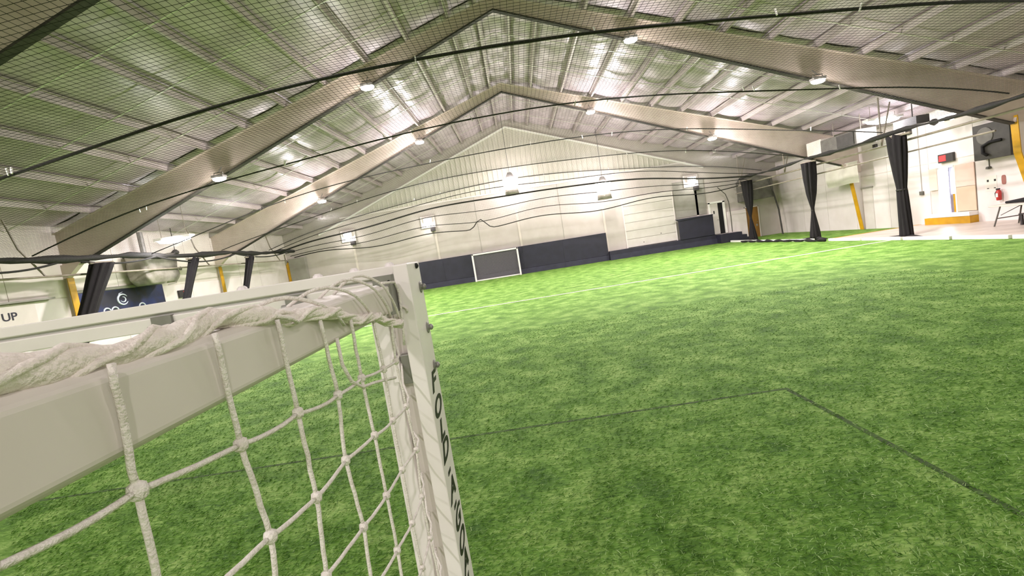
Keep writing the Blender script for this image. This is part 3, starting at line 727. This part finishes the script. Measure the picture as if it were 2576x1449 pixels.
MB().box(XR-.42, XR-.03, 16.6, 17.9, 2.36, 3.62).build('casing', 'grey_dark', bh, bevel=.015)
MB().lathe((XR-.43, 17.45, 3.2), [(.3, .01), (.3, -.01), (.27, -.015)], 20, 'x').build('fan_cover', 'grey_unit', bh)
MB().tube([(XR-.46, 16.85, 2.95), (XR-.48, 17.25, 2.95), (XR-.48, 17.5, 2.85), (XR-.48, 17.5, 2.6), (XR-.48, 17.35, 2.5)], .05, 8).build('hose', 'black', bh, smooth=True)
MB().tube([(XR-.35, 16.6, 2.98), (XR-.35, 16.15, 3.0)], .03, 6).build('pipe', 'box_dark', bh)
uh = empty('unit_heater', (15.3, 22, 3.9)); tag(uh, 'grey hanging air heater above the middle curtain on the right', 'heater')
MB().box(14.85, 15.75, 20.5, 22.8, 3.9, 4.54).build('casing', 'grey_unit', uh, bevel=.02)
MB().box(14.82, 14.86, 20.6, 21.65, 3.97, 4.48).build('front_panel', 'grey_dark', uh)
MB().box(14.9, 15.8, 22.83, 23.95, 3.92, 4.65).build('duct', 'tarp', uh, bevel=.03)
for yy in (20.8, 22.5): MB().tube([(15.3, yy, 4.54), (15.3, yy, roof(15.3)-.2)], .02, 5).build('hanger', 'rail', uh)
tp = empty('tarp', (XR-.1, 24.4, 2.3)); tag(tp, 'white tarp sheet hung on the right wall above the white side door', 'tarp')
MB().grid(lambda u, v: (XR-.74+.03*math.sin(9*u+4*v)-.05*math.sin(math.pi*v), 23.3+2.3*u, 2.36+1.03*v+.03*math.sin(6*u)*(1-v)), 20, 10).build('sheet', 'tarp', tp, smooth=True)
MB().tube([(XR-.74, 23.3, 3.4), (XR-.74, 25.6, 3.4)], .02, 6).build('batten', 'trim_white', tp)
d5 = struct(empty('door_5', (XR, 24.0, 0)), 'white side door in the right wall under the tarp')
MB().box(XR-.06, XR-.02, 23.45, 24.1, .0, 2.02).build('door_leaf', 'door_white', d5)
MB().box(XR-.09, XR-.02, 23.4, 24.15, 2.03, 2.1).build('head_trim', 'grey_panel', d5)
sw = empty('switch_box', (XR-.06, 20.67, 1.4)); tag(sw, 'small grey switch box at the end of a conduit, left of the open door', 'switch')
MB().box(XR-.09, XR-.025, 20.58, 20.76, 1.36, 1.52).build('box', 'grey_unit', sw)
MB().tube([(XR-.045, 20.67, 1.5), (XR-.045, 20.67, 4.4)], .014, 6).build('conduit', 'conduit', sw)
tag(MB().box(XR-.14, XR-.02, 20.95, 21.17, 4.02, 4.24).build('alarm_box', 'box_dark', bevel=.02), 'small dark red alarm box high on the right wall, near the strip lamp', 'alarm')
tag(MB().box(XR-.14, XR-.02, 22.9, 23.1, 3.86, 4.02).build('alarm_box', 'box_dark', bevel=.02), 'small dark box high on the right wall, left of the alarm box', 'alarm')
fe = empty('fire_extinguisher', (XR-.15, 17.37, .82)); tag(fe, 'red fire extinguisher hung on the right wall', 'extinguisher')
MB().lathe((XR-.14, 17.37, .84), [(.06, 0), (.075, .02), (.075, .3), (.05, .36), (.02, .38)], 14).build('cylinder', 'red', fe, smooth=True)
MB().box(XR-.16, XR-.12, 17.33, 17.45, 1.22, 1.27).build('handle', 'rubber', fe)
MB().tube([(XR-.14, 17.42, 1.22), (XR-.15, 17.49, 1.1), (XR-.15, 17.47, .95)], .014, 6).build('hose', 'rubber', fe)
MB().box(XR-.218, XR-.212, 17.33, 17.41, .96, 1.1).build('label_plate', 'paper', fe)
tag(MB().prism([(17.24+.06*math.cos(a), 1.56+.17*math.sin(a)) if False else (17.27+.075*math.copysign(abs(math.cos(a))**.6, math.cos(a)), 1.55+.17*math.copysign(abs(math.sin(a))**.6, math.sin(a))) for a in [2*math.pi*k/16 for k in range(16)]], 'x', XR-.04, XR-.025).build('extinguisher_sign', 'red_brown'),
    'rounded faded red sign on the wall above the fire extinguisher', 'sign')
ps = MB().box(XR-.032, XR-.026, 17.52, 17.95, 1.2, 1.75).build('poster', 'paper'); tag(ps, 'pale poster with dark corner marks left of the extinguisher', 'poster')
for y, z in ((17.58, 1.58), (17.84, 1.58), (17.60, 1.3), (17.85, 1.3)): MB().box(XR-.036, XR-.03, y-.035, y+.035, z-.04 if z > 1.4 else z-.015, z+.04 if z > 1.4 else z+.015).build('corner_mark', 'letter_black', ps)
tag(MB().tube([(XR-.03, 17.75, 2.36), (XR-.03, 17.75, 2.1)], .02, 6).lathe((XR-.06, 17.75, 2.02), [(.03, -.02), (.09, 0), (.07, .08)], 10).build('wall_spigot', 'grey_unit'), 'small grey fitting under the large box unit on the right wall', 'fitting')
tb = empty('folding_table', (16.2, 15.5, .09)); tag(tb, 'pale folding table by the right wall at the picture edge', 'table')
MB().box(15.75, 16.65, 14.0, 16.05, .74, .79).build('top', 'table_top', tb, bevel=.01)
for y in (14.3, 15.75):
    MB().tube([(15.85, y, .74), (15.8, y+.18, .09)], .022, 6).tube([(16.55, y, .74), (16.6, y+.18, .09)], .022, 6).tube([(15.82, y+.1, .35), (16.58, y+.1, .35)], .018, 6).build('leg', 'table_leg', tb)
    MB().tube([(15.85, y, .45), (16.2, y-.35, .73)], .012, 5).build('brace', 'table_leg', tb)
tag(MB().tube([(16.0, 14.2, .88), (16.1, 15.0, .89), (16.05, 15.75, .84)], [.08, .09, .04], 10).build('dark_bag', 'black_cloth', smooth=True), 'dark folded bag lying along the top of the folding table', 'bag')
tag(MB().box(15.95, 16.5, 14.75, 15.3, .42, .46).box(15.97, 16.03, 14.77, 14.83, .09, .42).box(16.42, 16.48, 14.77, 14.83, .09, .42).box(15.97, 16.03, 15.22, 15.28, .09, .42).box(16.42, 16.48, 15.22, 15.28, .09, .42).build('stool', 'box_dark'), 'dark stool pushed under the folding table', 'stool')
hl = empty('emergency_light', (XR-1.2, 17.8, 4.0)); tag(hl, 'white emergency flood light on a bracket above the large grey box unit', 'lamp')
MB().box(16.1, 16.35, 17.3, 18.0, 3.98, 4.2).build('body', 'trim_white', hl, bevel=.02)
for yy in (17.45, 17.85): MB().lathe((16.08, yy, 4.07), [(.11, .03), (.12, -.04), (.1, -.07)], 12, 'x').build('lamp_head', 'lamp_small', hl)
MB().box(15.6, 16.6, 17.35, 17.55, 4.32, 4.38).build('arm', 'trim_white', hl)
MB().lathe((16.1, 18.2, 4.05), [(.02, -.12), (.13, -.05), (.14, .06), (.05, .12)], 12).build('sensor', 'box_dark', hl, smooth=True)
MB().tube([(16.3, 17.5, 4.38), (16.3, 17.5, roof(16.3)-.2)], .02, 6).build('hanger', 'rail', hl)
tag(MB().box(15.8, 16.3, 18.6, 19.7, 4.15, 4.45).tube([(16, 19, 4.45), (16, 19, roof(16)-.2)], .02, 5).build('ceiling_speaker', 'box_dark'), 'black speaker box hung under the eaves near the emergency light', 'speaker')

# curb boards along the right side of the turf
segs = [(9.0, 11.2), (11.3, 13.2), (13.3, 15.0), (15.1, 16.9), (17.0, 18.9), (19.0, 20.9), (22.0, 24.4), (24.6, 27.4), (27.6, 30.4)]
for k, (a, b) in enumerate(segs):
    o = MB().box(CURB, CURB+.11, a, b, 0, .11).build('curb_board', 'trim_white', bevel=.01)
    tag(o, 'white painted curb board at the right edge of the turf', 'curb', 'curb boards along the turf')
tag(MB().tube([(13.42, 20.9+.3*k, .06+.03*math.sin(k*1.7)) for k in range(27)], [.06+.03*math.sin(k*2.1) for k in range(27)], 7).build('net_hem', 'black_cloth', smooth=True), 'black net hem lying along the far right edge of the turf', 'net hem')

# turf blades that can be told apart near the camera: one mass
bm_m = bpy.data.materials.new('turf_blade'); bm_m.use_nodes = True; MATS['turf_blade'] = bm_m
nt = bm_m.node_tree; b = nt.nodes['Principled BSDF']; b.inputs['Roughness'].default_value = .6; b.inputs['Specular IOR Level'].default_value = .3
g = nt.nodes.new('ShaderNodeNewGeometry'); rp = nt.nodes.new('ShaderNodeValToRGB'); e = rp.color_ramp.elements
e[0].position = 0; e[0].color = (*lin((58, 99, 26)), 1); e[1].position = 1; e[1].color = (*lin((178, 206, 140)), 1)
k = e.new(.72); k.color = (*lin((102, 147, 54)), 1)
nt.links.new(g.outputs['Random Per Island'], rp.inputs['Fac']); nt.links.new(rp.outputs['Color'], b.inputs['Base Color'])
R = random.Random(11); bl = MB(); V = bl.v; Fc = bl.f; n = 0
while n < 120000:
    y = 1.7 + 9.3*R.random()**1.35; x = R.uniform(-1.15*y-.4, 1.15*y+.6)
    if x > 9 or x < -6.5: continue
    if abs(y-5.01) < .035 and x < 2.7 or abs(x-2.64) < .035 and y < 5.0:
        if R.random() < .25: continue
    a = R.gauss(.25, .9); L = R.uniform(.018, .045); w = R.uniform(.0012, .0026); h = R.uniform(.004, .018)
    dx, dy = math.cos(a), math.sin(a); i0 = len(V)
    V += [(x-dy*w, y+dx*w, .001), (x+dy*w, y-dx*w, .001), (x+dx*L*.6+dy*w*.8, y+dy*L*.6-dx*w*.8, h), (x+dx*L, y+dy*L, h*.75)]
    Fc += [(i0, i0+1, i0+2), (i0, i0+2, i0+3)]; n += 1
o = stuff(bl.build('turf_blades', 'turf_blade', floor))
